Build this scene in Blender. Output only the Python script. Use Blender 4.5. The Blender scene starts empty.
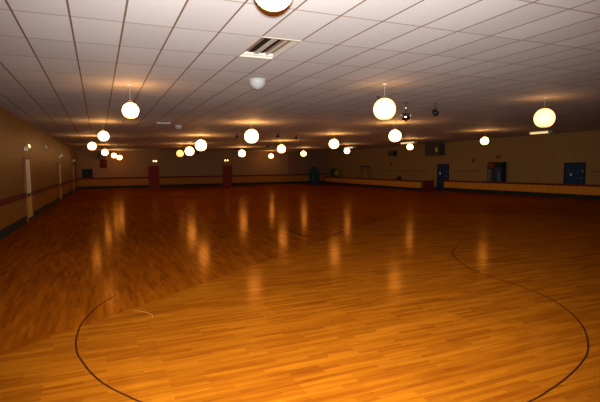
import bpy, bmesh, math, random
from mathutils import Vector, Matrix
random.seed(7)
S = bpy.context.scene
COL = S.collection
PI = math.pi
H = 3.703            # ceiling height
XL, XR, YB, YF = -2.5, 25.2, 49.4, -3.0

# ------------------------------------------------------------------ materials
def new_mat(name):
    m = bpy.data.materials.new(name); m.use_nodes = True
    nt = m.node_tree
    return m, nt, nt.nodes, nt.links, nt.nodes['Principled BSDF']

def setin(b, k, v):
    if k in b.inputs: b.inputs[k].default_value = v

def simple(name, col, rough=0.6, metal=0.0, noise=0.12, nscale=6.0, coat=0.0, bump=0.0):
    """procedural paint / metal / cloth with slight tonal wear"""
    m, nt, N, L, b = new_mat(name)
    tc = N.new('ShaderNodeTexCoord')
    n = N.new('ShaderNodeTexNoise'); n.inputs['Scale'].default_value = nscale; n.inputs['Detail'].default_value = 4
    L.new(tc.outputs['Object'], n.inputs['Vector'])
    mx = N.new('ShaderNodeMix'); mx.data_type = 'RGBA'
    c = Vector(col)
    mx.inputs[6].default_value = (*(c*(1-noise)), 1); mx.inputs[7].default_value = (*(c*(1+noise)), 1)
    L.new(n.outputs['Fac'], mx.inputs[0]); L.new(mx.outputs[2], b.inputs['Base Color'])
    b.inputs['Roughness'].default_value = rough; b.inputs['Metallic'].default_value = metal
    setin(b, 'Specular IOR Level', 0.12)
    setin(b, 'Coat Weight', coat)
    if bump:
        bp = N.new('ShaderNodeBump'); bp.inputs['Strength'].default_value = bump; bp.inputs['Distance'].default_value = 0.01
        L.new(n.outputs['Fac'], bp.inputs['Height']); L.new(bp.outputs[0], b.inputs['Normal'])
    return m

def emit(name, col, strength):
    m, nt, N, L, b = new_mat(name)
    b.inputs['Base Color'].default_value = (0.8, 0.78, 0.7, 1)
    b.inputs['Emission Color'].default_value = (*col, 1)
    b.inputs['Emission Strength'].default_value = strength
    b.inputs['Roughness'].default_value = 0.3
    return m

def mathn(N, L, op, a, b=None):
    n = N.new('ShaderNodeMath'); n.operation = op
    for i, v in enumerate((a, b)):
        if v is None: continue
        if isinstance(v, (int, float)): n.inputs[i].default_value = v
        else: L.new(v, n.inputs[i])
    return n.outputs[0]

def mixc(N, L, f, a, b, mode='MIX'):
    n = N.new('ShaderNodeMix'); n.data_type = 'RGBA'; n.blend_type = mode
    for i, v in ((0, f), (6, a), (7, b)):
        if isinstance(v, (int, float)): n.inputs[i].default_value = v
        elif isinstance(v, tuple): n.inputs[i].default_value = (*v, 1)
        else: L.new(v, n.inputs[i])
    return n.outputs[2]

def floor_material():
    m, nt, N, L, b = new_mat('maple_floor')
    g = N.new('ShaderNodeNewGeometry')
    sep = N.new('ShaderNodeSeparateXYZ'); L.new(g.outputs['Position'], sep.inputs[0])
    x, y = sep.outputs[0], sep.outputs[1]
    # mitre: boards lie across the room at the near end and turn to run along it on the sides
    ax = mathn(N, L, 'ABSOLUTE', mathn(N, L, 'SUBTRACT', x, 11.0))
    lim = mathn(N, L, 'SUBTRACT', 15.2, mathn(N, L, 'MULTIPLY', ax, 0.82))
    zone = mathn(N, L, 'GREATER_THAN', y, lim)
    sw = N.new('ShaderNodeCombineXYZ'); L.new(y, sw.inputs[0]); L.new(x, sw.inputs[1])
    st = N.new('ShaderNodeCombineXYZ'); L.new(x, st.inputs[0]); L.new(y, st.inputs[1])
    vm = N.new('ShaderNodeMix'); vm.data_type = 'VECTOR'
    L.new(zone, vm.inputs[0]); L.new(st.outputs[0], vm.inputs[4]); L.new(sw.outputs[0], vm.inputs[5])
    V = vm.outputs[1]
    br = N.new('ShaderNodeTexBrick'); L.new(V, br.inputs['Vector'])
    br.offset = 0.37; br.inputs['Scale'].default_value = 1.0
    br.inputs['Brick Width'].default_value = 0.5; br.inputs['Row Height'].default_value = 0.057
    br.inputs['Mortar Size'].default_value = 0.0016; br.inputs['Mortar Smooth'].default_value = 0.3; br.inputs['Bias'].default_value = 0.0
    br.inputs['Color1'].default_value = (0, 0, 0, 1); br.inputs['Color2'].default_value = (1, 1, 1, 1)
    br.inputs['Mortar'].default_value = (0.35, 0.35, 0.35, 1)
    mp = N.new('ShaderNodeMapping'); mp.inputs['Scale'].default_value = (1.6, 34, 1); L.new(V, mp.inputs['Vector'])
    gr = N.new('ShaderNodeTexNoise'); gr.inputs['Scale'].default_value = 1.0; gr.inputs['Detail'].default_value = 5; gr.inputs['Roughness'].default_value = .6
    L.new(mp.outputs[0], gr.inputs['Vector'])
    mp2 = N.new('ShaderNodeMapping'); mp2.inputs['Scale'].default_value = (0.5, 6.5, 1); L.new(V, mp2.inputs['Vector'])
    lo = N.new('ShaderNodeTexNoise'); lo.inputs['Scale'].default_value = 1.0; lo.inputs['Detail'].default_value = 3
    L.new(mp2.outputs[0], lo.inputs['Vector'])
    t = mathn(N, L, 'ADD', mathn(N, L, 'MULTIPLY', br.outputs['Color'], 0.22),
              mathn(N, L, 'ADD', mathn(N, L, 'MULTIPLY', gr.outputs['Fac'], 0.55), mathn(N, L, 'MULTIPLY', lo.outputs['Fac'], 0.45)))
    cr = N.new('ShaderNodeValToRGB'); L.new(t, cr.inputs[0])
    e = cr.color_ramp.elements
    e[0].position = 0.38; e[0].color = FLOOR_D
    e[1].position = 0.92; e[1].color = FLOOR_L
    # weaker flash sheen off the lengthwise side boards, painted in as a redder tint
    tint = mixc(N, L, zone, (1, 1, 1), FLOOR_SIDE_SHEEN)
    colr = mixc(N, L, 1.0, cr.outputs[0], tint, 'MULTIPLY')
    L.new(colr, b.inputs['Base Color'])
    b.inputs['Roughness'].default_value = 0.5
    setin(b, 'Specular IOR Level', 0.0)
    # amber lacquer, slightly wavy
    wv = N.new('ShaderNodeTexNoise'); wv.inputs['Scale'].default_value = 2.2; wv.inputs['Detail'].default_value = 2
    L.new(V, wv.inputs['Vector'])
    bp = N.new('ShaderNodeBump'); bp.inputs['Strength'].default_value = 0.05; bp.inputs['Distance'].default_value = 0.02
    L.new(wv.outputs['Fac'], bp.inputs['Height'])
    gl = N.new('ShaderNodeBsdfGlossy'); gl.inputs['Color'].default_value = (0.95, 0.60, 0.22, 1)
    L.new(mathn(N, L, 'ADD', 0.09, mathn(N, L, 'MULTIPLY', lo.outputs['Fac'], 0.12)), gl.inputs['Roughness'])
    L.new(bp.outputs[0], gl.inputs['Normal'])
    fr = N.new('ShaderNodeFresnel'); fr.inputs['IOR'].default_value = 1.16; L.new(bp.outputs[0], fr.inputs['Normal'])
    ms = N.new('ShaderNodeMixShader'); L.new(mathn(N, L, 'MULTIPLY', fr.outputs[0], 0.27), ms.inputs[0])
    L.new(b.outputs[0], ms.inputs[1]); L.new(gl.outputs[0], ms.inputs[2])
    out = [q for q in N if q.type == 'OUTPUT_MATERIAL'][0]; L.new(ms.outputs[0], out.inputs['Surface'])
    return m

def ceiling_material():
    m, nt, N, L, b = new_mat('acoustic_ceiling_tile')
    g = N.new('ShaderNodeNewGeometry')
    sep = N.new('ShaderNodeSeparateXYZ'); L.new(g.outputs['Position'], sep.inputs[0])
    u = mathn(N, L, 'DIVIDE', mathn(N, L, 'ADD', sep.outputs[0], 0.8485), 0.61)
    v = mathn(N, L, 'DIVIDE', mathn(N, L, 'SUBTRACT', sep.outputs[1], 6.373), 1.22)
    fu = mathn(N, L, 'FRACT', mathn(N, L, 'ADD', u, 200.5)); fv = mathn(N, L, 'FRACT', mathn(N, L, 'ADD', v, 200.5))
    du = mathn(N, L, 'MULTIPLY', mathn(N, L, 'ABSOLUTE', mathn(N, L, 'SUBTRACT', fu, 0.5)), 0.61)
    dv = mathn(N, L, 'MULTIPLY', mathn(N, L, 'ABSOLUTE', mathn(N, L, 'SUBTRACT', fv, 0.5)), 1.22)
    lu = mathn(N, L, 'LESS_THAN', du, 0.0125); lv = mathn(N, L, 'LESS_THAN', dv, 0.013)
    cell = N.new('ShaderNodeCombineXYZ')
    L.new(mathn(N, L, 'FLOOR', u), cell.inputs[0]); L.new(mathn(N, L, 'FLOOR', v), cell.inputs[1])
    wn = N.new('ShaderNodeTexWhiteNoise'); wn.noise_dimensions = '2D'; L.new(cell.outputs[0], wn.inputs['Vector'])
    n = N.new('ShaderNodeTexNoise'); n.inputs['Scale'].default_value = 60; n.inputs['Detail'].default_value = 3
    L.new(g.outputs['Position'], n.inputs['Vector'])
    base = mixc(N, L, wn.outputs['Value'], (0.60, 0.565, 0.525), (0.68, 0.645, 0.605))
    base = mixc(N, L, mathn(N, L, 'MULTIPLY', n.outputs['Fac'], 0.25), base, (0.5, 0.45, 0.4))
    base = mixc(N, L, lv, base, (0.36, 0.27, 0.19))
    base = mixc(N, L, lu, base, (0.20, 0.125, 0.07))
    L.new(base, b.inputs['Base Color']); b.inputs['Roughness'].default_value = 0.75
    setin(b, 'Specular IOR Level', 0.3)
    bp = N.new('ShaderNodeBump'); bp.inputs['Strength'].default_value = 0.15; bp.inputs['Distance'].default_value = 0.004
    L.new(n.outputs['Fac'], bp.inputs['Height']); L.new(bp.outputs[0], b.inputs['Normal'])
    return m

def panel_material(name, c1, c2, axis, w=0.12, rough=0.4, split=None, horiz=0.0, gstr=0.6):
    """vertical board panelling; axis: world axis the boards follow; split=(pos, colour): other paint beyond"""
    m, nt, N, L, b = new_mat(name)
    g = N.new('ShaderNodeNewGeometry')
    sep = N.new('ShaderNodeSeparateXYZ'); L.new(g.outputs['Position'], sep.inputs[0])
    s = sep.outputs[axis]; z = sep.outputs[2]
    u = mathn(N, L, 'DIVIDE', s, w)
    f = mathn(N, L, 'FRACT', mathn(N, L, 'ADD', u, 500.0))
    groove = mathn(N, L, 'LESS_THAN', f, 0.07)
    if horiz:
        fz = mathn(N, L, 'FRACT', mathn(N, L, 'DIVIDE', z, horiz))
        groove = mathn(N, L, 'MAXIMUM', groove, mathn(N, L, 'LESS_THAN', fz, 0.06))
    cell = N.new('ShaderNodeCombineXYZ'); L.new(mathn(N, L, 'FLOOR', u), cell.inputs[0])
    if horiz: L.new(mathn(N, L, 'FLOOR', mathn(N, L, 'DIVIDE', z, horiz)), cell.inputs[1])
    wn = N.new('ShaderNodeTexWhiteNoise'); wn.noise_dimensions = '2D'; L.new(cell.outputs[0], wn.inputs['Vector'])
    cb = N.new('ShaderNodeCombineXYZ'); L.new(mathn(N, L, 'MULTIPLY', s, 9.0), cb.inputs[0]); L.new(mathn(N, L, 'MULTIPLY', z, 1.2), cb.inputs[1])
    n = N.new('ShaderNodeTexNoise'); n.inputs['Scale'].default_value = 1.0; n.inputs['Detail'].default_value = 4; L.new(cb.outputs[0], n.inputs['Vector'])
    t = mathn(N, L, 'ADD', mathn(N, L, 'MULTIPLY', wn.outputs['Value'], 0.5), mathn(N, L, 'MULTIPLY', n.outputs['Fac'], 0.5))
    base = mixc(N, L, t, c1, c2)
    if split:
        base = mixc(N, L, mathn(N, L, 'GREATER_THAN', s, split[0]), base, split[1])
    base = mixc(N, L, mathn(N, L, 'MULTIPLY', groove, gstr), base, tuple(c*0.35 for c in c1))
    L.new(base, b.inputs['Base Color']); b.inputs['Roughness'].default_value = rough; setin(b, 'Specular IOR Level', 0.2)
    bp = N.new('ShaderNodeBump'); bp.inputs['Strength'].default_value = 0.3; bp.inputs['Distance'].default_value = 0.004; bp.invert = True
    L.new(groove, bp.inputs['Height']); L.new(bp.outputs[0], b.inputs['Normal'])
    return m

def globe_material(name, col, edge, strength):
    """opal glass lit by a bulb: amber towards the bottom of the shade"""
    m, nt, N, L, b = new_mat(name)
    tc = N.new('ShaderNodeTexCoord'); sep = N.new('ShaderNodeSeparateXYZ'); L.new(tc.outputs['Generated'], sep.inputs[0])
    cr = N.new('ShaderNodeValToRGB'); L.new(sep.outputs[2], cr.inputs[0])
    e = cr.color_ramp.elements
    e[0].position = 0.0; e[0].color = (*edge, 1); e[1].position = 0.16; e[1].color = (*col, 1)
    b.inputs['Base Color'].default_value = (0.75, 0.7, 0.6, 1); b.inputs['Roughness'].default_value = 0.35
    L.new(cr.outputs[0], b.inputs['Emission Color']); b.inputs['Emission Strength'].default_value = strength
    return m

FLASH = 6600.0
FPITCH = -3.0
FLOOR_D = (0.150, 0.031, 0.0013, 1)
FLOOR_L = (0.37, 0.110, 0.0042, 1)
FLOOR_SIDE_SHEEN = (0.85, 0.73, 0.60)
M = {}
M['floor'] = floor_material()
M['ceiling'] = ceiling_material()
M['left_wall'] = panel_material('left_wall_panelling', (0.150, 0.066, 0.012), (0.205, 0.092, 0.017), 1, 0.30, 0.5, horiz=0.20)
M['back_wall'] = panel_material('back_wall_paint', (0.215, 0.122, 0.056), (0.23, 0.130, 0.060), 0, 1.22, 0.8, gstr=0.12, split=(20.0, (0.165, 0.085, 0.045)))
M['right_wall'] = panel_material('right_wall_paint', (0.25, 0.142, 0.047), (0.265, 0.15, 0.051), 1, 1.22, 0.8, gstr=0.12)
M['front_wall'] = simple('near_wall_paint', (0.16, 0.11, 0.06), 0.7)
M['wain_y'] = panel_material('left_wainscot_boards', (0.20, 0.080, 0.006), (0.26, 0.104, 0.008), 1, 0.10, 0.6)
M['wain_x'] = panel_material('back_wainscot_boards', (0.25, 0.096, 0.009), (0.30, 0.116, 0.011), 0, 0.10, 0.75)
M['counter'] = panel_material('counter_boards', (0.46, 0.175, 0.010), (0.52, 0.20, 0.012), 1, 0.35, 0.65)
M['rail'] = simple('oxblood_rail_paint', (0.115, 0.014, 0.010), 0.7)
M['kick'] = simple('blue_black_kick_board', (0.013, 0.019, 0.022), 0.7)
M['maroon'] = simple('maroon_door_paint', (0.17, 0.020, 0.016), 0.7)
M['blue'] = simple('navy_door_paint', (0.012, 0.032, 0.075), 0.7)
M['white'] = simple('white_paint', (0.72, 0.68, 0.60), 0.45)
M['stem'] = simple('faded_stem_paint', (0.42, 0.36, 0.30), 0.6)
M['cream'] = simple('cream_yellow_paint', (0.60, 0.38, 0.07), 0.6)
M['black'] = simple('black_plastic', (0.014, 0.013, 0.013), 0.4)
M['dark_grey'] = simple('dark_grey_metal', (0.055, 0.05, 0.048), 0.4, 0.3)
M['steel'] = simple('brushed_steel', (0.55, 0.52, 0.48), 0.3, 0.9)
M['brass'] = simple('brass', (0.5, 0.33, 0.12), 0.3, 0.9)
M['line'] = simple('dark_floor_paint', (0.042, 0.011, 0.003), 0.9)
M['line'].node_tree.nodes['Principled BSDF'].inputs['Specular IOR Level'].default_value = 0.0
M['scuff'] = simple('pale_scuff', (0.40, 0.19, 0.05), 0.7)
M['tube'] = simple('unlit_white_tube', (0.47, 0.42, 0.35), 0.4)
M['housing'] = simple('fixture_white_enamel', (0.50, 0.42, 0.34), 0.5)
M['beige'] = simple('beige_vent_plate', (0.27, 0.17, 0.105), 0.6)
M['slot'] = simple('vent_slot_black', (0.018, 0.010, 0.006), 0.8)
M['void'] = simple('dark_reflector', (0.045, 0.028, 0.016), 0.6)
M['dome'] = simple('white_plastic_dome', (0.37, 0.355, 0.335), 0.4)
M['leaf'] = simple('dark_green_leaf', (0.022, 0.085, 0.070), 0.5, noise=0.5)
M['leaf_olive'] = simple('olive_leaf', (0.035, 0.075, 0.020), 0.5, noise=0.5)
M['bark'] = simple('brown_stem', (0.06, 0.035, 0.02), 0.8)
M['tub'] = simple('dark_blue_tub', (0.02, 0.045, 0.085), 0.4)
M['yellow'] = simple('yellow_petal', (0.62, 0.52, 0.04), 0.6)
M['wood'] = simple('brown_wood', (0.16, 0.07, 0.025), 0.5)
M['glass'] = simple('dark_glass', (0.008, 0.010, 0.011), 0.55)
M['grey_print'] = simple('grey_print', (0.10, 0.10, 0.095), 0.4, noise=0.6, nscale=5)
M['red_print'] = simple('dull_red_sign', (0.16, 0.022, 0.015), 0.4)
M['flag'] = simple('maroon_cloth', (0.085, 0.016, 0.012), 0.9, bump=0.3)
M['mirror'] = simple('mirror_tiles', (0.35, 0.30, 0.27), 0.12, 1.0, noise=0.7, nscale=22)
M['globe'] = globe_material('lit_opal_globe', (1.0, 0.46, 0.13), (0.10, 0.03, 0.002), 20.0)
M['globe_cream'] = globe_material('lit_cream_globe', (1.0, 0.46, 0.125), (0.045, 0.013, 0.002), 3.6)
M['globe_yellow'] = globe_material('lit_amber_globe', (1.0, 0.42, 0.09), (0.15, 0.06, 0.01), 3.0)
M['lens'] = emit('lit_lamp_lens', (1.0, 0.66, 0.26), 5.0)
M['lens_dim'] = emit('dim_lamp_lens', (1.0, 0.7, 0.4), 0.28)
M['panel'] = emit('lit_ceiling_strip', (1.0, 0.72, 0.34), 0.8)

# ------------------------------------------------------------------ mesh helpers
def bx(bm, lo, hi, bevel=0.0):
    b2 = bmesh.new(); bmesh.ops.create_cube(b2, size=1.0)
    lo = Vector(lo); hi = Vector(hi); c = (lo+hi)/2; s = hi-lo
    for v in b2.verts: v.co = Vector((v.co.x*s.x, v.co.y*s.y, v.co.z*s.z)) + c
    if bevel: bmesh.ops.bevel(b2, geom=b2.edges[:], offset=bevel, segments=2, affect='EDGES', profile=.6)
    merge(bm, b2)

def merge(bm, b2, mat=None):
    if mat is not None: b2.transform(mat)
    me = bpy.data.meshes.new('tmp'); b2.to_mesh(me); b2.free(); bm.from_mesh(me); bpy.data.meshes.remove(me)

def tube(bm, a, b, r, r2=None, seg=12):
    a = Vector(a); b = Vector(b); d = b-a
    b2 = bmesh.new()
    bmesh.ops.create_cone(b2, cap_ends=True, segments=seg, radius1=r, radius2=r if r2 is None else r2, depth=d.length)
    merge(bm, b2, Matrix.Translation((a+b)/2) @ d.to_track_quat('Z', 'Y').to_matrix().to_4x4())

def lathe(bm, prof, seg=24, mat=None):
    b2 = bmesh.new(); rings = []
    for r, z in prof:
        if r < 1e-5: rings.append([b2.verts.new((0, 0, z))])
        else: rings.append([b2.verts.new((r*math.cos(2*PI*k/seg), r*math.sin(2*PI*k/seg), z)) for k in range(seg)])
    for A, B in zip(rings, rings[1:]):
        for k in range(seg):
            q = [A[k % len(A)], A[(k+1) % len(A)], B[(k+1) % len(B)], B[k % len(B)]]
            q = [v for i, v in enumerate(q) if v not in q[:i]]
            if len(q) > 2: b2.faces.new(q)
    bmesh.ops.recalc_face_normals(b2, faces=b2.faces[:])
    merge(bm, b2, mat)

def obj(name, bm, mat, parent=None, smooth=False, loc=None):
    me = bpy.data.meshes.new(name); bm.to_mesh(me); bm.free()
    if smooth: me.polygons.foreach_set('use_smooth', [True]*len(me.polygons))
    me.materials.append(mat if not isinstance(mat, str) else M[mat])
    o = bpy.data.objects.new(name, me); COL.objects.link(o)
    if parent: o.parent = parent
    if loc: o.location = loc
    return o

def tag(o, label, cat, group=None, kind=None):
    o['label'] = label; o['category'] = cat
    if group: o['group'] = group
    if kind: o['kind'] = kind
    return o

def thing(name, label, cat, loc=(0, 0, 0), rz=0, group=None):
    o = bpy.data.objects.new(name, None); COL.objects.link(o); o.empty_display_size = 0.1
    o.location = loc; o.rotation_euler = (0, 0, rz)
    return tag(o, label, cat, group)

def struct(name, bm, mat, parent=None, label=None, cat=None):
    o = obj(name, bm, mat, parent)
    o['kind'] = 'structure'
    if parent is None:
        o['label'] = label; o['category'] = cat
    elif label: o['label'] = label
    return o

def box_obj(name, lo, hi, mat, parent=None, bevel=0.0):
    bm = bmesh.new(); bx(bm, lo, hi, bevel); return obj(name, bm, mat, parent)

def dup(root, loc, label, rz=None):
    r = root.copy(); COL.objects.link(r); r.location = loc; r['label'] = label
    if rz is not None: r.rotation_euler = (0, 0, rz)
    for ch in list(root.children):
        c = ch.copy(); COL.objects.link(c); c.parent = r
        for g in list(ch.children):
            d = g.copy(); COL.objects.link(d); d.parent = c
    return r

def sbox(name, lo, hi, mat, label, cat, parent=None, bevel=0.0):
    bm = bmesh.new(); bx(bm, lo, hi, bevel); return struct(name, bm, mat, parent, label, cat)

# ------------------------------------------------------------------ the setting
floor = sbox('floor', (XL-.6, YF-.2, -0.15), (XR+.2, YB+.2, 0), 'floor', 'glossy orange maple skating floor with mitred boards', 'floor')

def ribbon(pts, w, z=0.0012, closed=False, sub=8):
    P = [Vector((a, b, 0)) for a, b in pts]
    out = []
    for i in range(len(P)-1):
        p0 = P[max(i-1, 0)]; p1 = P[i]; p2 = P[i+1]; p3 = P[min(i+2, len(P)-1)]
        for k in range(sub):
            t = k/sub
            out.append(0.5*((2*p1)+(-p0+p2)*t+(2*p0-5*p1+4*p2-p3)*t*t+(-p0+3*p1-3*p2+p3)*t**3))
    out.append(P[-1])
    bm = bmesh.new(); prev = None
    for i, c in enumerate(out):
        d = (out[min(i+1, len(out)-1)]-out[max(i-1, 0)]).normalized(); n = Vector((-d.y, d.x, 0))*w/2
        q = [c+n, c-n]
        top = [bm.verts.new((v.x, v.y, z)) for v in q]; bot = [bm.verts.new((v.x, v.y, 0.0)) for v in q]
        if prev:
            pt, pb = prev
            bm.faces.new((pt[0], pt[1], top[1], top[0])); bm.faces.new((pt[0], top[0], bot[0], pb[0])); bm.faces.new((pt[1], pb[1], bot[1], top[1]))
        prev = (top, bot)
    bmesh.ops.recalc_face_normals(bm, faces=bm.faces[:])
    return bm

curve = [(0.17, 7.27), (0.03, 7.0), (-0.1, 6.7), (-0.19, 6.37), (-0.26, 6.03), (-0.285, 5.71), (-0.29, 5.41), (-0.265, 5.1),
         (-0.21, 4.84), (-0.14, 4.57), (-0.05, 4.31), (0.04, 4.12), (0.14, 3.95), (0.26, 3.76), (0.62, 3.3), (1.15, 2.85), (1.75, 2.56), (2.4, 2.45),
         (3.04, 2.51), (3.32, 2.57), (3.64, 2.66), (4.0, 2.79), (4.34, 2.95), (4.66, 3.17), (5.0, 3.46), (5.28, 3.78), (5.54, 4.16), (5.72, 4.56),
         (5.84, 5.0), (5.9, 5.36), (5.93, 5.7), (6.0, 6.12), (6.21, 6.66), (6.49, 7.16), (6.73, 7.51), (6.96, 7.79), (7.2, 8.01), (7.48, 8.21)]
struct('painted_line', ribbon(curve, 0.019), 'line', floor, 'dark painted oval line sweeping across the near floor')
struct('painted_line', ribbon([(5.2, 13.2), (5.14, 12.7), (5.07, 12.0), (5.05, 11.47), (5.16, 11.12), (5.43, 11.06), (5.86, 11.25), (6.4, 11.7)], 0.05), 'line', floor, 'short dark painted arc farther down the floor')
struct('scuff_mark', ribbon([(0.36, 6.36), (0.44, 6.28), (0.52, 6.16), (0.56, 6.03), (0.55, 5.93)], 0.009), 'scuff', floor, 'pale curved scuff mark inside the painted oval')

# ceiling with real openings above the two recessed fixtures
FX0, FX1 = 2.2015, 2.8115
holes = [(6.373, 7.593), (18.573, 19.793)]
bm = bmesh.new()
T = 0.03
bx(bm, (XL-.6, YF-.2, H), (FX0, YB+.2, H+T)); bx(bm, (FX1, YF-.2, H), (XR+.2, YB+.2, H+T))
ys = [YF-.2] + [v for h in holes for v in h] + [YB+.2]
for a, b_ in zip(ys[0::2], ys[1::2]): bx(bm, (FX0, a, H), (FX1, b_, H+T))
ceiling = struct('ceiling', bm, 'ceiling', None, 'suspended ceiling of white acoustic tiles in a brown grid', 'ceiling')

TOE = math.radians(1.08)
def toe(o):
    p = Vector((XL, 15.0, 0)); R_ = Matrix.Rotation(-TOE, 3, 'Z')
    o.rotation_euler = (0, 0, o.rotation_euler.z-TOE); o.location = p+R_ @ (Vector(o.location)-p)
    return o
wl = sbox('wall_left', (XL-.2, YF-.5, 0), (XL, YB+.2, H), 'left_wall', 'brown panelled long wall on the left', 'wall'); toe(wl)
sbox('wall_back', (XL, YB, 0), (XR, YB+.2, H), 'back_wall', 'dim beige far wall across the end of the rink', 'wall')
sbox('wall_right', (XR, YF-.2, 0), (XR+.2, YB+.2, H), 'right_wall', 'dim tan long wall on the right behind the counters', 'wall')
sbox('wall_front', (XL-.4, YF-.2, 0), (XR, YF, H), 'front_wall', 'plain dark near wall', 'wall')

# left wall: wainscot, rail and kick board between the three doors
LD = [19.65, 31.8, 43.5]; DW = 0.55
segs = []; y0 = YF
for d in LD: segs.append((y0, d-DW-.06)); y0 = d+DW+.06
segs.append((y0, YB-.1))
def multi(name, boxes, mat, label, cat, bevel=0.0):
    bm = bmesh.new()
    for lo, hi in boxes: bx(bm, lo, hi, bevel)
    return struct(name, bm, mat, None, label, cat)
LW = multi('trim_1', [((XL, a, .25), (XL+.022, b_, .89)) for a, b_ in segs], 'wain_y', 'orange board wainscot along the left wall', 'wainscot'); toe(LW)
LW = multi('trim_2', [((XL, a, .89), (XL+.055, b_, 1.06)) for a, b_ in segs], 'rail', 'dark red rail along the left wall', 'rail'); toe(LW)
LW = multi('baseboard_left', [((XL, a, 0), (XL+.035, b_, .25)) for a, b_ in segs], 'kick', 'blue black kick board along the left wall', 'baseboard'); toe(LW)
# far wall
FD = [5.2, 12.87]; FW = 0.47
segs = []; x0 = -1.80
for d in FD: segs.append((x0, d-FW-.05)); x0 = d+FW+.05
segs.append((x0, XR-.01))
multi('trim_3', [((a, YB-.025, .26), (b_, YB, .94)) for a, b_ in segs], 'wain_x', 'orange board wainscot along the far wall', 'wainscot')
multi('trim_4', [((a, YB-.07, .94), (b_, YB, 1.10)) for a, b_ in segs], 'rail', 'dark red rail along the far wall', 'rail')
multi('baseboard_back', [((a, YB-.04, 0), (b_, YB, .26)) for a, b_ in segs], 'kick', 'black kick board along the far wall', 'baseboard')
# plain handrails on the right wall
multi('trim_5', [((XR-.05, 25.45, 1.41), (XR, 28.3, 1.48)), ((XR-.05, 31.2, 1.41), (XR, 38.8, 1.48)), ((XR-.05, 12.0, 1.41), (XR, 17.3, 1.48))], 'wood', 'thin brown rail along the right wall', 'rail')
sbox('baseboard_right', (XR-.03, YF, 0), (XR, YB-.08, .12), 'kick', 'dark baseboard along the right wall', 'baseboard')

# doors -----------------------------------------------------------------
n = 0
LL = ['white exit door nearest on the left wall', 'white exit door half way down the left wall', 'white exit door at the far end of the left wall']
for d, lab in zip(LD, LL):
    n += 1
    bm = bmesh.new()
    bx(bm, (XL, d-DW, .93), (XL+.05, d+DW, 2.26), .006)
    D = toe(struct('door_%d' % n, bm, 'white', None, lab, 'door'))
    sbox('lower_panel', (XL, d-DW, .10), (XL+.05, d+DW, .93), 'cream', 'cream yellow lower half', None, D)
    sbox('kick_plate', (XL, d-DW, .0), (XL+.058, d+DW, .13), 'kick', None, None, D)
    bm = bmesh.new(); tube(bm, (XL+.11, d-DW+.1, .98), (XL+.11, d+DW-.1, .98), .028)
    for s in (-1, 1): bx(bm, (XL+.05, d+s*(DW-.14)-.05, .92), (XL+.125, d+s*(DW-.14)+.05, 1.04), .008)
    struct('panic_bar', bm, 'black', D, 'black push bar')
    bm = bmesh.new()
    for s in (-1, 1): bx(bm, (XL, d+s*(DW+.03)-.03, 0), (XL+.07, d+s*(DW+.03)+.03, 2.32))
    bx(bm, (XL, d-DW, 2.26), (XL+.07, d+DW, 2.32)); struct('door_frame', bm, 'wood', D)
FLb = ['narrow maroon door nearer the left corner of the far wall', 'narrow maroon door at the middle of the far wall']
for d, lab in zip(FD, FLb):
    n += 1
    D = sbox('door_%d' % n, (d-FW, YB-.05, .02), (d+FW, YB, 2.12), 'maroon', lab, 'door', None, .006)
    bm = bmesh.new()
    for s in (-1, 1): bx(bm, (d+s*(FW+.025)-.025, YB-.08, 0), (d+s*(FW+.025)+.025, YB, 2.18))
    bx(bm, (d-FW, YB-.08, 2.12), (d+FW, YB, 2.18)); struct('door_frame', bm, 'maroon', D)
    bm = bmesh.new(); tube(bm, (d-FW+.1, YB-.11, 1.0), (d+FW-.1, YB-.11, 1.0), .025)
    for s in (-1, 1): bx(bm, (d+s*(FW-.14)-.04, YB-.12, .95), (d+s*(FW-.14)+.04, YB-.05, 1.05), .006)
    struct('panic_bar', bm, 'dark_grey', D)
# blue doors on the right wall
def blue_door(y0, y1, ztop, lab, marks):
    global n; n += 1
    D = sbox('door_%d' % n, (XR-.05, y0, .02), (XR, y1, ztop), 'blue', lab, 'door', None, .006)
    bm = bmesh.new()
    for y in (y0-.03, y1+.03): bx(bm, (XR-.07, y-.03, 0), (XR, y+.03, ztop+.06))
    bx(bm, (XR-.07, y0, ztop), (XR, y1, ztop+.06)); struct('door_frame', bm, 'kick', D)
    for nm, pts, r, mt, lb in marks:
        bm = bmesh.new()
        for a, b_ in zip(pts, pts[1:]): tube(bm, (XR-.055, a[0], a[1]), (XR-.055, b_[0], b_[1]), r, seg=8)
        struct(nm, bm, mt, D, lb)
    bm = bmesh.new(); tube(bm, (XR-.05, y0+.09, 1.05), (XR-.11, y0+.09, 1.05), .016); tube(bm, (XR-.11, y0+.09, 1.05), (XR-.11, y0+.22, 1.05), .014)
    struct('door_handle', bm, 'steel', D)
blue_door(17.66, 18.82, 1.89, 'blue door behind the right counter with a pale U shaped mark',
          [('painted_mark', [(18.58, 1.56), (18.56, 1.44), (18.48, 1.36), (18.40, 1.34), (18.33, 1.38), (18.28, 1.46), (18.27, 1.56)], .016, 'grey_print', 'pale U shaped mark'),
           ('painted_mark', [(18.43, 1.20), (18.43, 1.32)], .045, 'white', 'white spot below the U mark'),
           ('painted_mark', [(17.99, 1.38), (17.99, 1.52)], .03, 'grey_print', 'small pale upright mark'),
           ('painted_mark', [(17.72, 1.42), (17.72, 1.5)], .028, 'cream', 'pale latch mark at the edge')])
blue_door(28.75, 29.95, 1.94, 'blue door in the gap between the two counters',
          [('painted_mark', [(29.66, 1.16), (29.66, 1.36)], .045, 'white', 'small white notice'),
           ('painted_mark', [(28.88, 1.3), (28.88, 1.46)], .04, 'grey_print', 'small pale notice near the edge')])
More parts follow.
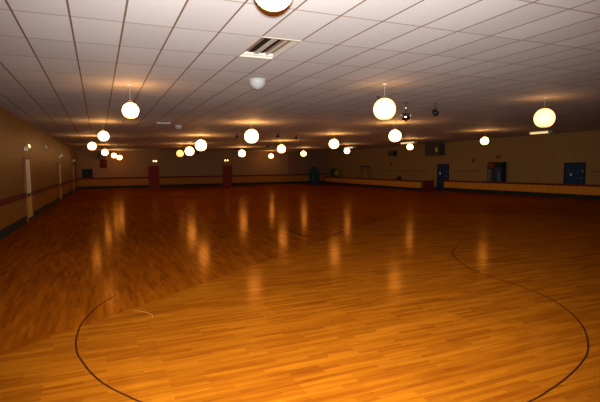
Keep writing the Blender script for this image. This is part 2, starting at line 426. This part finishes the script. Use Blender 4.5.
# dark window high on the far wall
W = sbox('window_1', (-1.36, YB-.03, 1.10), (-.52, YB, 1.92), 'glass', 'small dark two pane window at the left end of the far wall', 'window')
bm = bmesh.new()
for x in (-1.38, -.94, -.50): bx(bm, (x-.025, YB-.06, 1.09), (x+.025, YB, 1.95))
for z in (1.115, 1.93): bx(bm, (-1.40, YB-.06, z-.025), (-.48, YB, z+.025))
struct('window_frame', bm, 'black', W)

# ------------------------------------------------------------------ half walls with ledges (the counters)
def counter(name, lab, A, B, width, ztop, parts_mat='counter'):
    """solid low counter from A to B (front face line); room side is to the left of A->B"""
    A = Vector((*A, 0)); B = Vector((*B, 0)); d = B-A; L_ = d.length; ang = math.atan2(d.y, d.x)
    t = thing(name, lab, 'counter', (A.x, A.y, 0), ang)
    box_obj('front_panel', (0, -width, .22), (L_, 0, ztop-.10), parts_mat, t)
    box_obj('kick_board', (0, -width+.02, 0), (L_, -.03, .22), 'kick', t)
    box_obj('ledge', (-.03, -width-.03, ztop-.10), (L_+.03, .04, ztop), 'rail', t, .012)
    return t
counter('low_counter', 'long low orange counter with dark red ledge along the right wall', (23.9, 8.0), (23.9, 27.75), .34, .76)
counter('low_counter', 'low orange counter with dark red ledge slanting away in front of the far right corner', (21.95, 28.4), (23.95, 47.9), .42, .76)
t = thing('low_gate', 'low dark red gate closing the gap between the two counters', 'gate', (22.5, 28.9, 0))
box_obj('gate_panel', (0, -.03, .08), (1.36, .03, .68), 'rail', t, .006)
box_obj('gate_rail', (-.02, -.05, .68), (1.38, .05, .75), 'maroon', t, .008)
for x in (.03, 1.33): box_obj('gate_post', (x-.04, -.04, 0), (x+.04, .04, .70), 'rail', t, .005)

# ------------------------------------------------------------------ globe lamps
def uvs(r, seg=32, rings=18):
    bm = bmesh.new(); bmesh.ops.create_uvsphere(bm, u_segments=seg, v_segments=rings, radius=r); return bm
BASE = 0.5
def globe_lamp(x, y, z, D, label, mat):
    """z: height of the globe centre"""
    t = thing('globe_lamp', label, 'lamp', (x, y, H), 0, 'round white globe lamps hanging in rows')
    zc = z-H; R_ = D*.475
    g = obj('globe', uvs(R_), mat, t, True); g.location = (0, 0, zc)
    bm = bmesh.new(); tube(bm, (0, 0, zc+R_*1.02), (0, 0, -.01), .0045, seg=8); obj('stem', bm, 'stem', t)
    bm = bmesh.new(); lathe(bm, [(0, 0), (.06, 0), (.058, -.006), (.03, -.016), (.008, -.022), (0, -.022)]); obj('canopy', bm, 'white', t, True)
    bm = bmesh.new(); lathe(bm, [(0, .06), (.03, .06), (.055, .03), (R_*.30, 0), (R_*.30, -.015), (0, -.015)]); c = obj('neck_cap', bm, 'brass', t, True); c.location = (0, 0, zc+R_*.97)
    return t
GL = [
 (1.22, 3.25, 3.14, 0.317, 'cut off globe lamp at the top edge, nearest of all', 'globe'),
 (6.00, 8.96, 3.14, 0.527, 'large cream globe lamp just left of the mirror ball', 'globe_cream'),
 (0.71, 10.95, 3.14, 0.367, 'globe lamp hanging nearest on the left, its white stem showing', 'globe'),
 (11.47, 9.25, 3.14, 0.568, 'large cream globe lamp hanging farthest to the right', 'globe_cream'),
 (5.80, 18.25, 3.14, 0.593, 'bright globe lamp hanging above the middle of the far wall, beyond the dome speaker', 'globe'),
 (5.32, 26.04, 3.14, 0.649, 'biggest and highest of the cluster of three globe lamps left of centre', 'globe'),
 (6.25, 34.77, 3.14, 0.680, 'middle globe lamp of the cluster of three left of centre', 'globe'),
 (6.36, 39.77, 3.14, 0.609, 'amber globe lamp, leftmost and yellowest of the cluster of three', 'globe_yellow'),
 (11.66, 39.55, 3.14, 0.648, 'small globe lamp just right of the middle maroon door', 'globe'),
 (11.66, 29.97, 3.14, 0.588, 'globe lamp over the far wall between two tiny globes', 'globe'),
 (17.29, 47.60, 3.13, 0.526, 'tiny farthest globe lamp low over the far wall right of centre', 'globe'),
 (12.15, 23.14, 3.14, 0.569, 'globe lamp up and right of the dark tall plant, largest over the far right corner', 'globe'),
 (17.72, 39.88, 3.14, 0.527, 'tiny globe lamp just left of the dark tall plant', 'globe'),
 (18.52, 33.02, 3.14, 0.471, 'small globe lamp tucked under the farthest strip light', 'globe'),
 (11.63, 16.58, 3.14, 0.536, 'bright globe lamp just below and right of the large cream globe', 'globe'),
 (19.27, 25.76, 3.14, 0.423, 'small globe lamp under the middle strip light', 'globe'),
 (18.86, 18.78, 3.14, 0.427, 'lone small globe lamp over the right counter, above the vending machines', 'globe'),
 (0.25, 19.48, 3.14, 0.410, 'second globe lamp down the left row, above the speaker', 'globe'),
 (-0.24, 27.78, 3.14, 0.449, 'globe lamp closest to the left wall', 'globe'),
 (0.53, 37.49, 3.14, 0.483, 'small globe lamp right in front of the black speaker and maroon banner', 'globe'),
 (1.40, 45.92, 3.14, 0.471, 'tiny globe lamp, left one of the farthest pair in the left row', 'globe'),
 (1.94, 47.60, 3.00, 0.481, 'tiny globe lamp, right one of the farthest pair in the left row', 'globe'),
]
for a in GL: globe_lamp(*a)

# ------------------------------------------------------------------ recessed ceiling vents
def recessed(y0, y1, label):
    t = thing('ceiling_vent', label, 'ceiling vent', (FX0, y0, H), 0, 'recessed air vents in the ceiling')
    w = FX1-FX0; l = y1-y0; d = .09; k = .012
    bm = bmesh.new()
    bx(bm, (.0, 0, .0), (k, l, d)); bx(bm, (w-k, 0, 0), (w, l, d)); bx(bm, (k, 0, 0), (w-k, k, d)); bx(bm, (k, l-k, 0), (w-k, l, d))
    for x0_, x1_, y0_, y1_ in ((-.012, .016, -.012, l+.012), (w-.016, w+.012, -.012, l+.012), (.016, w-.016, -.012, .02), (.016, w-.016, l-.025, l+.012)):
        bx(bm, (x0_, y0_, -.006), (x1_, y1_, -.0002))
    obj('housing', bm, 'housing', t)
    box_obj('back_plate', (k, k, d-.012), (w-k, l-k, d), 'beige', t)
    for x in (.165, .335): box_obj('slot', (x, k+.01, d-.02), (x+.085, l-.06, d-.0121), 'slot', t)
    for x in (.225,): box_obj('blade', (x+.028, k, d-.045), (x+.105, l-.05, d-.03), 'tube', t, .005)
    box_obj('blade', (.46, k, d-.045), (.50, l-.05, d-.03), 'housing', t, .005)
    bm = bmesh.new(); bx(bm, (k, l-.05, d-.06), (w-k, l-k, d-.012)); obj('end_plate', bm, 'tube', t)
    return t
recessed(*holes[0], 'large open air vent with dark slots in the near ceiling')
recessed(*holes[1], 'farther air vent showing as a thin white strip in the ceiling')

# white half-round ceiling speakers
def dome(x, y, D, label):
    t = thing('dome_speaker', label, 'speaker', (x, y, H), 0, 'white dome speakers on the ceiling')
    R_ = D/2
    bm = bmesh.new(); lathe(bm, [(0, .004), (R_, .004), (R_*1.02, -.02), (R_, -.04), (0, -.04)], 32); obj('rim', bm, 'dome', t, True)
    bm = bmesh.new(); lathe(bm, [(R_*.97*math.cos(a*PI/20), -.04-R_*.95*math.sin(a*PI/20)) for a in range(0, 10)]+[(0, -.04-R_*.95)], 32); obj('shell', bm, 'dome', t, True)
    bm = bmesh.new(); lathe(bm, [(R_*.42, -R_*.885), (R_*.44, -R_*.93-.02), (R_*.3, -R_*.99-.02), (0, -R_*1.02-.025)], 24); obj('grille', bm, 'housing', t, True)
dome(3.15, 9.42, .36, 'white dome speaker on the ceiling beyond the open fixture')
dome(3.21, 20.3, .30, 'small dim dome speaker beside the thin far fixture')

# lit wrap-around fittings on the ceiling over the right counter
def panel(x, y0, y1, label):
    t = thing('ceiling_light', label, 'ceiling light', (x, (y0+y1)/2, H), 0, 'lit strip lights along the right wall')
    l = (y1-y0)/2
    box_obj('base_plate', (-.16, -l, -.03), (.16, l, 0), 'housing', t)
    bm = bmesh.new(); bx(bm, (-.14, -l+.03, -.13), (.14, l-.03, -.03), .03); obj('diffuser', bm, 'panel', t)
    for s_ in (-1, 1): box_obj('end_cap', (-.15, s_*(l-.015)-.015, -.135), (.15, s_*(l-.015)+.015, -.03), 'housing', t)
panel(22.66, 17.88, 19.10, 'nearest lit strip light, just under the large right globe')
panel(21.75, 28.4, 30.1, 'middle lit strip light, over the gap between the counters')
panel(21.45, 36.9, 38.5, 'farthest lit strip light, over the far end of the slanting counter')

# ------------------------------------------------------------------ stage lights, mirror ball
def spotlight(x, y, z, L_, aim, label, big=1.0):
    t = thing('stage_spotlight', label, 'spotlight', (x, y, H), aim, 'small black stage spotlights under the ceiling')
    zc = z-H; r = .055*big
    bm = bmesh.new(); lathe(bm, [(0, 0), (.05, 0), (.05, -.02), (0, -.02)], 16); tube(bm, (0, 0, -.01), (0, 0, zc+r+.06), .012, seg=8); obj('hanger', bm, 'dark_grey', t)
    bm = bmesh.new()
    for s in (-1, 1): bx(bm, (s*(r+.012)-.005, -.012, zc-.02), (s*(r+.012)+.005, .012, zc+r+.06))
    bx(bm, (-r-.017, -.012, zc+r+.05), (r+.017, .012, zc+r+.06)); obj('yoke', bm, 'dark_grey', t)
    tilt = Matrix.Translation((0, 0, zc)) @ Matrix.Rotation(math.radians(68), 4, 'X')
    bm = bmesh.new(); lathe(bm, [(0, -L_/2), (r*.7, -L_/2), (r*.95, -L_/4), (r, L_/2), (r*.9, L_/2), (r*.85, L_/2-.02), (0, L_/2-.02)], 20, tilt); obj('can', bm, 'black', t, True)
    bm = bmesh.new(); lathe(bm, [(0, L_/2-.019), (r*.84, L_/2-.019), (r*.6, L_/2-.008), (0, L_/2-.004)], 20, tilt); obj('lens', bm, 'steel', t, True)
spotlight(9.25, 11.15, 3.42, .16, 2.6, 'black spotlight on the ceiling right of the mirror ball', 1.7)
spotlight(6.88, 10.57, 3.42, .16, .3, 'black spotlight half hidden at the left of the large cream globe', 1.7)
spotlight(6.9, 24.3, 3.52, .17, .5, 'dark spotlight left of the bright middle globe', 1.2)
spotlight(8.75, 22.97, 3.53, .18, .5, 'dark spotlight right of the bright middle globe', 1.3)
spotlight(10.35, 24.24, 3.53, .17, .5, 'dark spotlight above and left of the globe over the dark tall plant', 1.2)
spotlight(11.6, 32.6, 3.42, .2, .5, 'tiny far spotlight beside the globe over the far wall', 1.3)
spotlight(8.9, 45.1, 3.35, .34, .5, 'black spotlight beside the cluster of three globes', 1.9)

t = thing('mirror_ball', 'mirror ball hanging from its motor right of the large cream globe', 'mirror ball', (8.25, 11.23, H))
bm = bmesh.new(); lathe(bm, [(0, 0), (.06, 0), (.06, -.03), (0, -.03)], 20); tube(bm, (0, 0, -.02), (0, 0, -.13), .012, seg=8); obj('hanger', bm, 'dark_grey', t)
bm = bmesh.new(); lathe(bm, [(0, -.12), (.05, -.12), (.06, -.15), (.06, -.2), (.04, -.225), (0, -.225)], 20); obj('motor', bm, 'steel', t, True)
bm = bmesh.new(); tube(bm, (0, 0, -.22), (0, 0, -.32), .008, seg=8); obj('rod', bm, 'dark_grey', t)
bm = uvs(.115, 24, 16); o = obj('ball', bm, 'mirror', t); o.location = (0, 0, -.43)
bm = bmesh.new(); bx(bm, (-.16, -.012, -.335), (.16, .012, -.315)); obj('crossbar', bm, 'dark_grey', t)
for s in (-1, 1):
    bm = bmesh.new(); lathe(bm, [(0, .05), (.022, .045), (.035, -.03), (.03, -.035), (0, -.03)], 16); o = obj('pin_light', bm, 'steel', t, True); o.location = (s*.16, 0, -.375)

# ------------------------------------------------------------------ emergency lights over the doors
def twin_light(x, y, z, rz, label, group, bright='lens', second='lens'):
    t = thing('emergency_light', label, 'emergency light', (x, y, z), rz, group)
    box_obj('body', (-.17, -.09, -.07), (.17, .001, .07), 'white', t, .012)
    for s, m_ in ((-1, second), (1, bright)):
        mt = Matrix.Translation((s*.13, -.12, .09)) @ Matrix.Rotation(math.radians(80), 4, 'X')
        bm = bmesh.new(); lathe(bm, [(0, -.05), (.03, -.05), (.075, .03), (.078, .045), (.07, .045), (0, .04)], 20, mt); tube(bm, (s*.13, -.07, .04), (s*.13, -.1, .1), .012, seg=8)
        h = obj('lamp_head', bm, 'white', t, True)
        bm = bmesh.new(); lathe(bm, [(0, .041), (.069, .046), (.05, .06), (0, .07)], 20, mt); obj('lens', bm, m_, h, True)
    if x == XL: toe(t)
    return t
twin_light(XL, 19.55, 2.64, PI/2, 'twin head emergency light over the nearest white door', 'emergency lights on the left wall', 'lens_dim', 'lens')
twin_light(XL, 32.2, 2.67, PI/2, 'twin head emergency light over the middle white door', 'emergency lights on the left wall', 'lens_dim', 'lens_dim')
twin_light(XL, 43.9, 2.59, PI/2, 'twin head emergency light over the farthest white door', 'emergency lights on the left wall', 'lens_dim', 'lens_dim')
twin_light(5.35, YB, 2.58, 0, 'glowing emergency light over the maroon door nearer the left corner', 'emergency lights on the far wall')
twin_light(12.76, YB, 2.62, 0, 'glowing emergency light over the middle maroon door', 'emergency lights on the far wall')
t = thing('wall_speaker', 'small pale wall speaker high on the left wall between the first two doors', 'speaker', (XL, 25.6, 2.98), PI/2); toe(t)
box_obj('cabinet', (-.07, -.09, -.08), (.07, 0, .08), 'white', t, .01); box_obj('grille', (-.055, -.10, -.065), (.055, -.09, .065), 'housing', t)

# ------------------------------------------------------------------ far wall: speaker and banner
t = thing('hanging_speaker', 'black loudspeaker hung under the ceiling above the maroon banner', 'speaker', (.42, YB-.42, 2.95))
box_obj('cabinet', (-.30, -.22, 0), (.30, .22, .52), 'black', t, .02)
bm = bmesh.new(); lathe(bm, [(.0, 0), (.2, 0), (.21, .012), (.19, .02), (.05, -.005), (0, .005)], 24, Matrix.Translation((0, -.222, .22)) @ Matrix.Rotation(PI/2, 4, 'X')); obj('woofer', bm, 'dark_grey', t, True)
box_obj('horn', (-.2, -.235, .40), (.2, -.22, .48), 'dark_grey', t)
for s in (-1, 1):
    bm = bmesh.new(); tube(bm, (s*.2, 0, .51), (s*.2, 0, H-2.95), .012, seg=8); obj('hanging_rod', bm, 'dark_grey', t)
t = thing('wall_banner', 'maroon cloth banner hanging on the far wall under the black speaker', 'banner', (.51, YB, 2.86))
bm = bmesh.new(); prev = None
for i in range(25):
    x = -.33+.66*i/24; dy = -.035+.014*math.sin(i*1.1)
    c = [bm.verts.new((x, dy, 0)), bm.verts.new((x, dy-.006*math.sin(i*.7), -.8)), bm.verts.new((x, dy+.006-.006*math.sin(i*.7), -.8)), bm.verts.new((x, dy+.006, 0))]
    if prev:
        for k in range(4): bm.faces.new((prev[k], prev[(k+1) % 4], c[(k+1) % 4], c[k]))
    prev = c
bmesh.ops.recalc_face_normals(bm, faces=bm.faces[:]); obj('cloth', bm, 'flag', t, True)
bm = bmesh.new(); tube(bm, (-.37, -.03, .01), (.37, -.03, .01), .018); obj('rod', bm, 'brass', t)

# ------------------------------------------------------------------ plants near the far right corner
def leaves(bm, n, fn, size, rnd):
    for i in range(n):
        c = Vector(fn(rnd)); yaw = rnd.uniform(0, 2*PI); pit = rnd.uniform(-.9, .9); s = size*rnd.uniform(.7, 1.35)
        m_ = Matrix.Translation(c) @ Matrix.Rotation(yaw, 4, 'Z') @ Matrix.Rotation(pit, 4, 'X') @ Matrix.Rotation(rnd.uniform(-.6, .6), 4, 'Y')
        pts = [(0, 0, 0), (.28*s, .35*s, .05*s), (.22*s, .75*s, .03*s), (0, 1.1*s, -.1*s), (-.22*s, .75*s, .03*s), (-.28*s, .35*s, .05*s)]
        vs = [bm.verts.new(m_ @ Vector(p)) for p in pts]
        ct = bm.verts.new(m_ @ Vector((0, .5*s, -.03*s)))
        for k in range(6): bm.faces.new((vs[k], vs[(k+1) % 6], ct))
rnd = random.Random(3)
t = thing('potted_tree', 'tall dark green plant in a blue tub at the far right corner', 'plant', (21.05, 44.6, 0))
bm = bmesh.new(); lathe(bm, [(0, 0), (.42, 0), (.52, .62), (.56, .66), (.56, .74), (.5, .74), (.47, .66), (0, .66)], 24); obj('tub', bm, 'tub', t, True)
bm = bmesh.new(); tube(bm, (0, 0, .6), (.02, 0, 1.5), .045, .03); tube(bm, (0, 0, .9), (-.25, .1, 1.35), .02, .012); tube(bm, (0, 0, 1.0), (.28, -.05, 1.4), .02, .012); obj('trunk', bm, 'bark', t, True)
bm = bmesh.new()
def crown(r):
    while True:
        x, y, z = r.uniform(-.62, .62), r.uniform(-.55, .55), r.uniform(.62, 2.02)
        lim = .60 if z < 1.45 else .60-(z-1.45)*.72
        if x*x+y*y < lim*lim: return x, y, z
leaves(bm, 900, crown, .17, rnd); obj('foliage', bm, 'leaf', t)
rnd = random.Random(5)
t = thing('potted_bush', 'dark bushy plant with a yellow bloom behind the slanting counter', 'plant', (23.72, 42.9, .0))
t.location = (24.58, 46.9, 0)
bm = bmesh.new(); lathe(bm, [(0, 0), (.26, 0), (.34, .62), (.37, .70), (.32, .70), (.3, .62), (0, .62)], 24); obj('pot', bm, 'tub', t, True)
bm = bmesh.new(); tube(bm, (0, 0, .6), (0, 0, 1.5), .03, .018); obj('stem', bm, 'bark', t)
bm = bmesh.new()
def crown2(r):
    while True:
        x, y, z = r.uniform(-.40, .36), r.uniform(-.5, .5), r.uniform(.76, 1.8)
        if (x/.40)**2+(y/.5)**2+((z-1.2)/.58)**2 < 1: return x, y, z
leaves(bm, 420, crown2, .17, rnd); obj('foliage', bm, 'leaf_olive', t)
bm = bmesh.new()
def bloom(r):
    a, b_ = r.uniform(0, 2*PI), math.acos(r.uniform(-1, 1)); q = .21
    return .12+q*math.sin(b_)*math.cos(a), -.50+q*math.sin(b_)*math.sin(a), 1.16+q*math.cos(b_)
leaves(bm, 300, bloom, .12, rnd); obj('bloom', bm, 'yellow', t)

# step ladder behind the slanting counter
t = thing('step_ladder', 'brown step ladder standing open behind the slanting counter', 'ladder', (24.25, 39.6, 0), math.radians(-62))
for s in (-1, 1):
    bm = bmesh.new()
    a, b_ = Vector((s*.9, -.26, 0)), Vector((s*.24, -.19, 1.86)); tube(bm, a, b_, .06, .055, seg=6); obj('leg', bm, 'wood', t)
    bm = bmesh.new(); tube(bm, (s*.9, .26, 0), (s*.24, .19, 1.86), .06, .055, seg=6); obj('leg', bm, 'wood', t)
    for k in range(1, 6):
        f_ = k/6; x = s*(.9+(.24-.9)*f_); y = .26-.07*f_; z = 1.86*f_
        if s < 0: box_obj('step', (x-.05, -y, z-.015), (x+.05, y, z+.015), 'wood', t)
        else:
            bm = bmesh.new(); tube(bm, (x, -y, z), (x, y, z), .016, seg=8); obj('brace', bm, 'wood', t)
box_obj('top_platform', (-.42, -.26, 1.82), (.42, .26, 1.95), 'black', t, .01)

# counter-top register, wall speakers
t = thing('cash_register', 'small dark cash register on the near end of the slanting counter', 'cash register', (22.68, 31.8, .76), math.radians(-82))
box_obj('drawer', (-.2, -.18, 0), (.2, .18, .1), 'black', t, .01); 
bm = bmesh.new(); b2 = bmesh.new(); bx(b2, (-.18, -.1, 0), (.18, .1, .12), .01); merge(bm, b2, Matrix.Translation((0, .05, .13)) @ Matrix.Rotation(.35, 4, 'X')); obj('keypad', bm, 'dark_grey', t)
box_obj('display', (-.1, .12, .2), (.1, .16, .3), 'black', t, .008)
t = thing('wall_speaker', 'black square speaker high on the right wall beyond the heater', 'speaker', (XR, 36.1, 2.79), -PI/2)
box_obj('cabinet', (-.46, -.3, 0), (.46, 0, .5), 'black', t, .02); box_obj('grille', (-.4, -.315, .04), (.4, -.3, .46), 'dark_grey', t)
t = thing('wall_box', 'tiny dark switch box on the right wall below the square speaker', 'switch box', (XR, 36.5, 1.97), -PI/2)
box_obj('box', (-.12, -.08, 0), (.12, 0, .2), 'dark_grey', t, .01); box_obj('switch', (-.02, -.1, .07), (.02, -.08, .13), 'black', t)
t = thing('wall_box', 'tiny dark switch box high on the right wall left of the vending machines', 'switch box', (XR, 26.1, 2.12), -PI/2)
box_obj('box', (-.10, -.08, 0), (.10, 0, .22), 'dark_grey', t, .01); box_obj('switch', (-.02, -.1, .08), (.02, -.08, .14), 'black', t)
t = thing('wall_box', 'small dark bell box just above the vending machines', 'switch box', (XR, 23.8, 2.28), -PI/2)
box_obj('box', (-.16, -.09, 0), (.16, 0, .26), 'wood', t, .01); box_obj('switch', (-.05, -.1, .08), (.05, -.09, .18), 'dark_grey', t)

# big dark heater box under the ceiling over the blue door
t = thing('unit_heater', 'large dark heater box under the ceiling above the blue door in the gap', 'heater', (XR-.03, 30.05, 2.69), -PI/2)
box_obj('casing', (-.90, -.55, 0), (.86, 0, .98), 'dark_grey', t, .02)
bm = bmesh.new()
for k in range(9): bx(bm, (-.84, -.575, .10+k*.09), (.30, -.55, .13+k*.09))
obj('louvre', bm, 'black', t)
box_obj('access_panel', (.44, -.57, .28), (.70, -.55, .62), 'cream', t, .006)
for x in (-.7, .7):
    bm = bmesh.new(); tube(bm, (x, -.3, .97), (x, -.3, H-2.692), .015, seg=8); obj('bracket', bm, 'dark_grey', t)

# vending machines behind the right counter
def vending(y, w, label, left):
    t = thing('vending_machine', label, 'vending machine', (XR-.03, y, 0), -PI/2, 'vending machines behind the right counter')
    box_obj('cabinet', (-w/2, -.40, .06), (w/2, 0, 2.06), 'black', t, .015)
    for sx in (-1, 1): box_obj('foot', (sx*(w/2-.1)-.04, -.36, 0), (sx*(w/2-.1)+.04, -.28, .06), 'dark_grey', t)
    if left:
        box_obj('header_sign', (-w/2+.05, -.425, 1.66), (w/2-.05, -.40, 1.98), 'red_print', t, .006)
        box_obj('display_window', (-w/2+.06, -.415, .6), (w/2-.30, -.40, 1.60), 'grey_print', t)
        box_obj('coin_panel', (w/2-.26, -.415, .7), (w/2-.06, -.40, 1.5), 'dark_grey', t)
    else:
        box_obj('header_sign', (-w/2+.05, -.42, 1.76), (w/2-.05, -.40, 1.98), 'kick', t, .006)
        box_obj('display_window', (-w/2+.08, -.415, .5), (w/2-.08, -.40, 1.70), 'tub', t)
        box_obj('coin_panel', (w/2-.30, -.43, .75), (w/2-.14, -.415, 1.3), 'grey_print', t)
vending(24.08, .65, 'vending machine with a dull red header, left one of the dark pair', True)
vending(23.42, .65, 'plain dark bluish vending machine, right one of the dark pair', False)

# ------------------------------------------------------------------ light: the camera's flash, and a dim warm spill
cam = bpy.data.cameras.new('camera'); co = bpy.data.objects.new('camera', cam); COL.objects.link(co)
yaw, pitch, roll = 0.4094133, -0.0720302, -0.0116509
f = Vector((math.sin(yaw)*math.cos(pitch), math.cos(yaw)*math.cos(pitch), math.sin(pitch)))
r0 = Vector((math.cos(yaw), -math.sin(yaw), 0)); u0 = r0.cross(f)
r = math.cos(roll)*r0+math.sin(roll)*u0; u = -math.sin(roll)*r0+math.cos(roll)*u0
co.matrix_world = Matrix(((r.x, u.x, -f.x, 0), (r.y, u.y, -f.y, 0), (r.z, u.z, -f.z, 1.848), (0, 0, 0, 1)))
cam.sensor_width = 36; cam.sensor_fit = 'HORIZONTAL'; cam.lens = 463.593*36/600; cam.clip_end = 200; cam.clip_start = .05
S.camera = co
sp = bpy.data.lights.new('camera_flash', 'SPOT'); so = bpy.data.objects.new('camera_flash', sp); COL.objects.link(so)
sp.energy = FLASH; sp.color = (0.94, 0.97, 1.0); sp.spot_size = math.radians(98); sp.spot_blend = 1.0; sp.shadow_soft_size = .03
so.matrix_world = Matrix.Translation((.01, -.01, 1.955)) @ (Matrix.Rotation(-yaw, 4, 'Z') @ Matrix.Rotation(PI/2+math.radians(FPITCH), 4, 'X'))

w = bpy.data.worlds.new('night'); S.world = w; w.use_nodes = True
w.node_tree.nodes['Background'].inputs[0].default_value = (0.9, 0.6, 0.35, 1); w.node_tree.nodes['Background'].inputs[1].default_value = 0.0
S.view_settings.view_transform = 'Standard'; S.view_settings.look = 'None'
S.view_settings.exposure = 0.0; S.view_settings.gamma = 1.0; S.view_settings.use_curve_mapping = False
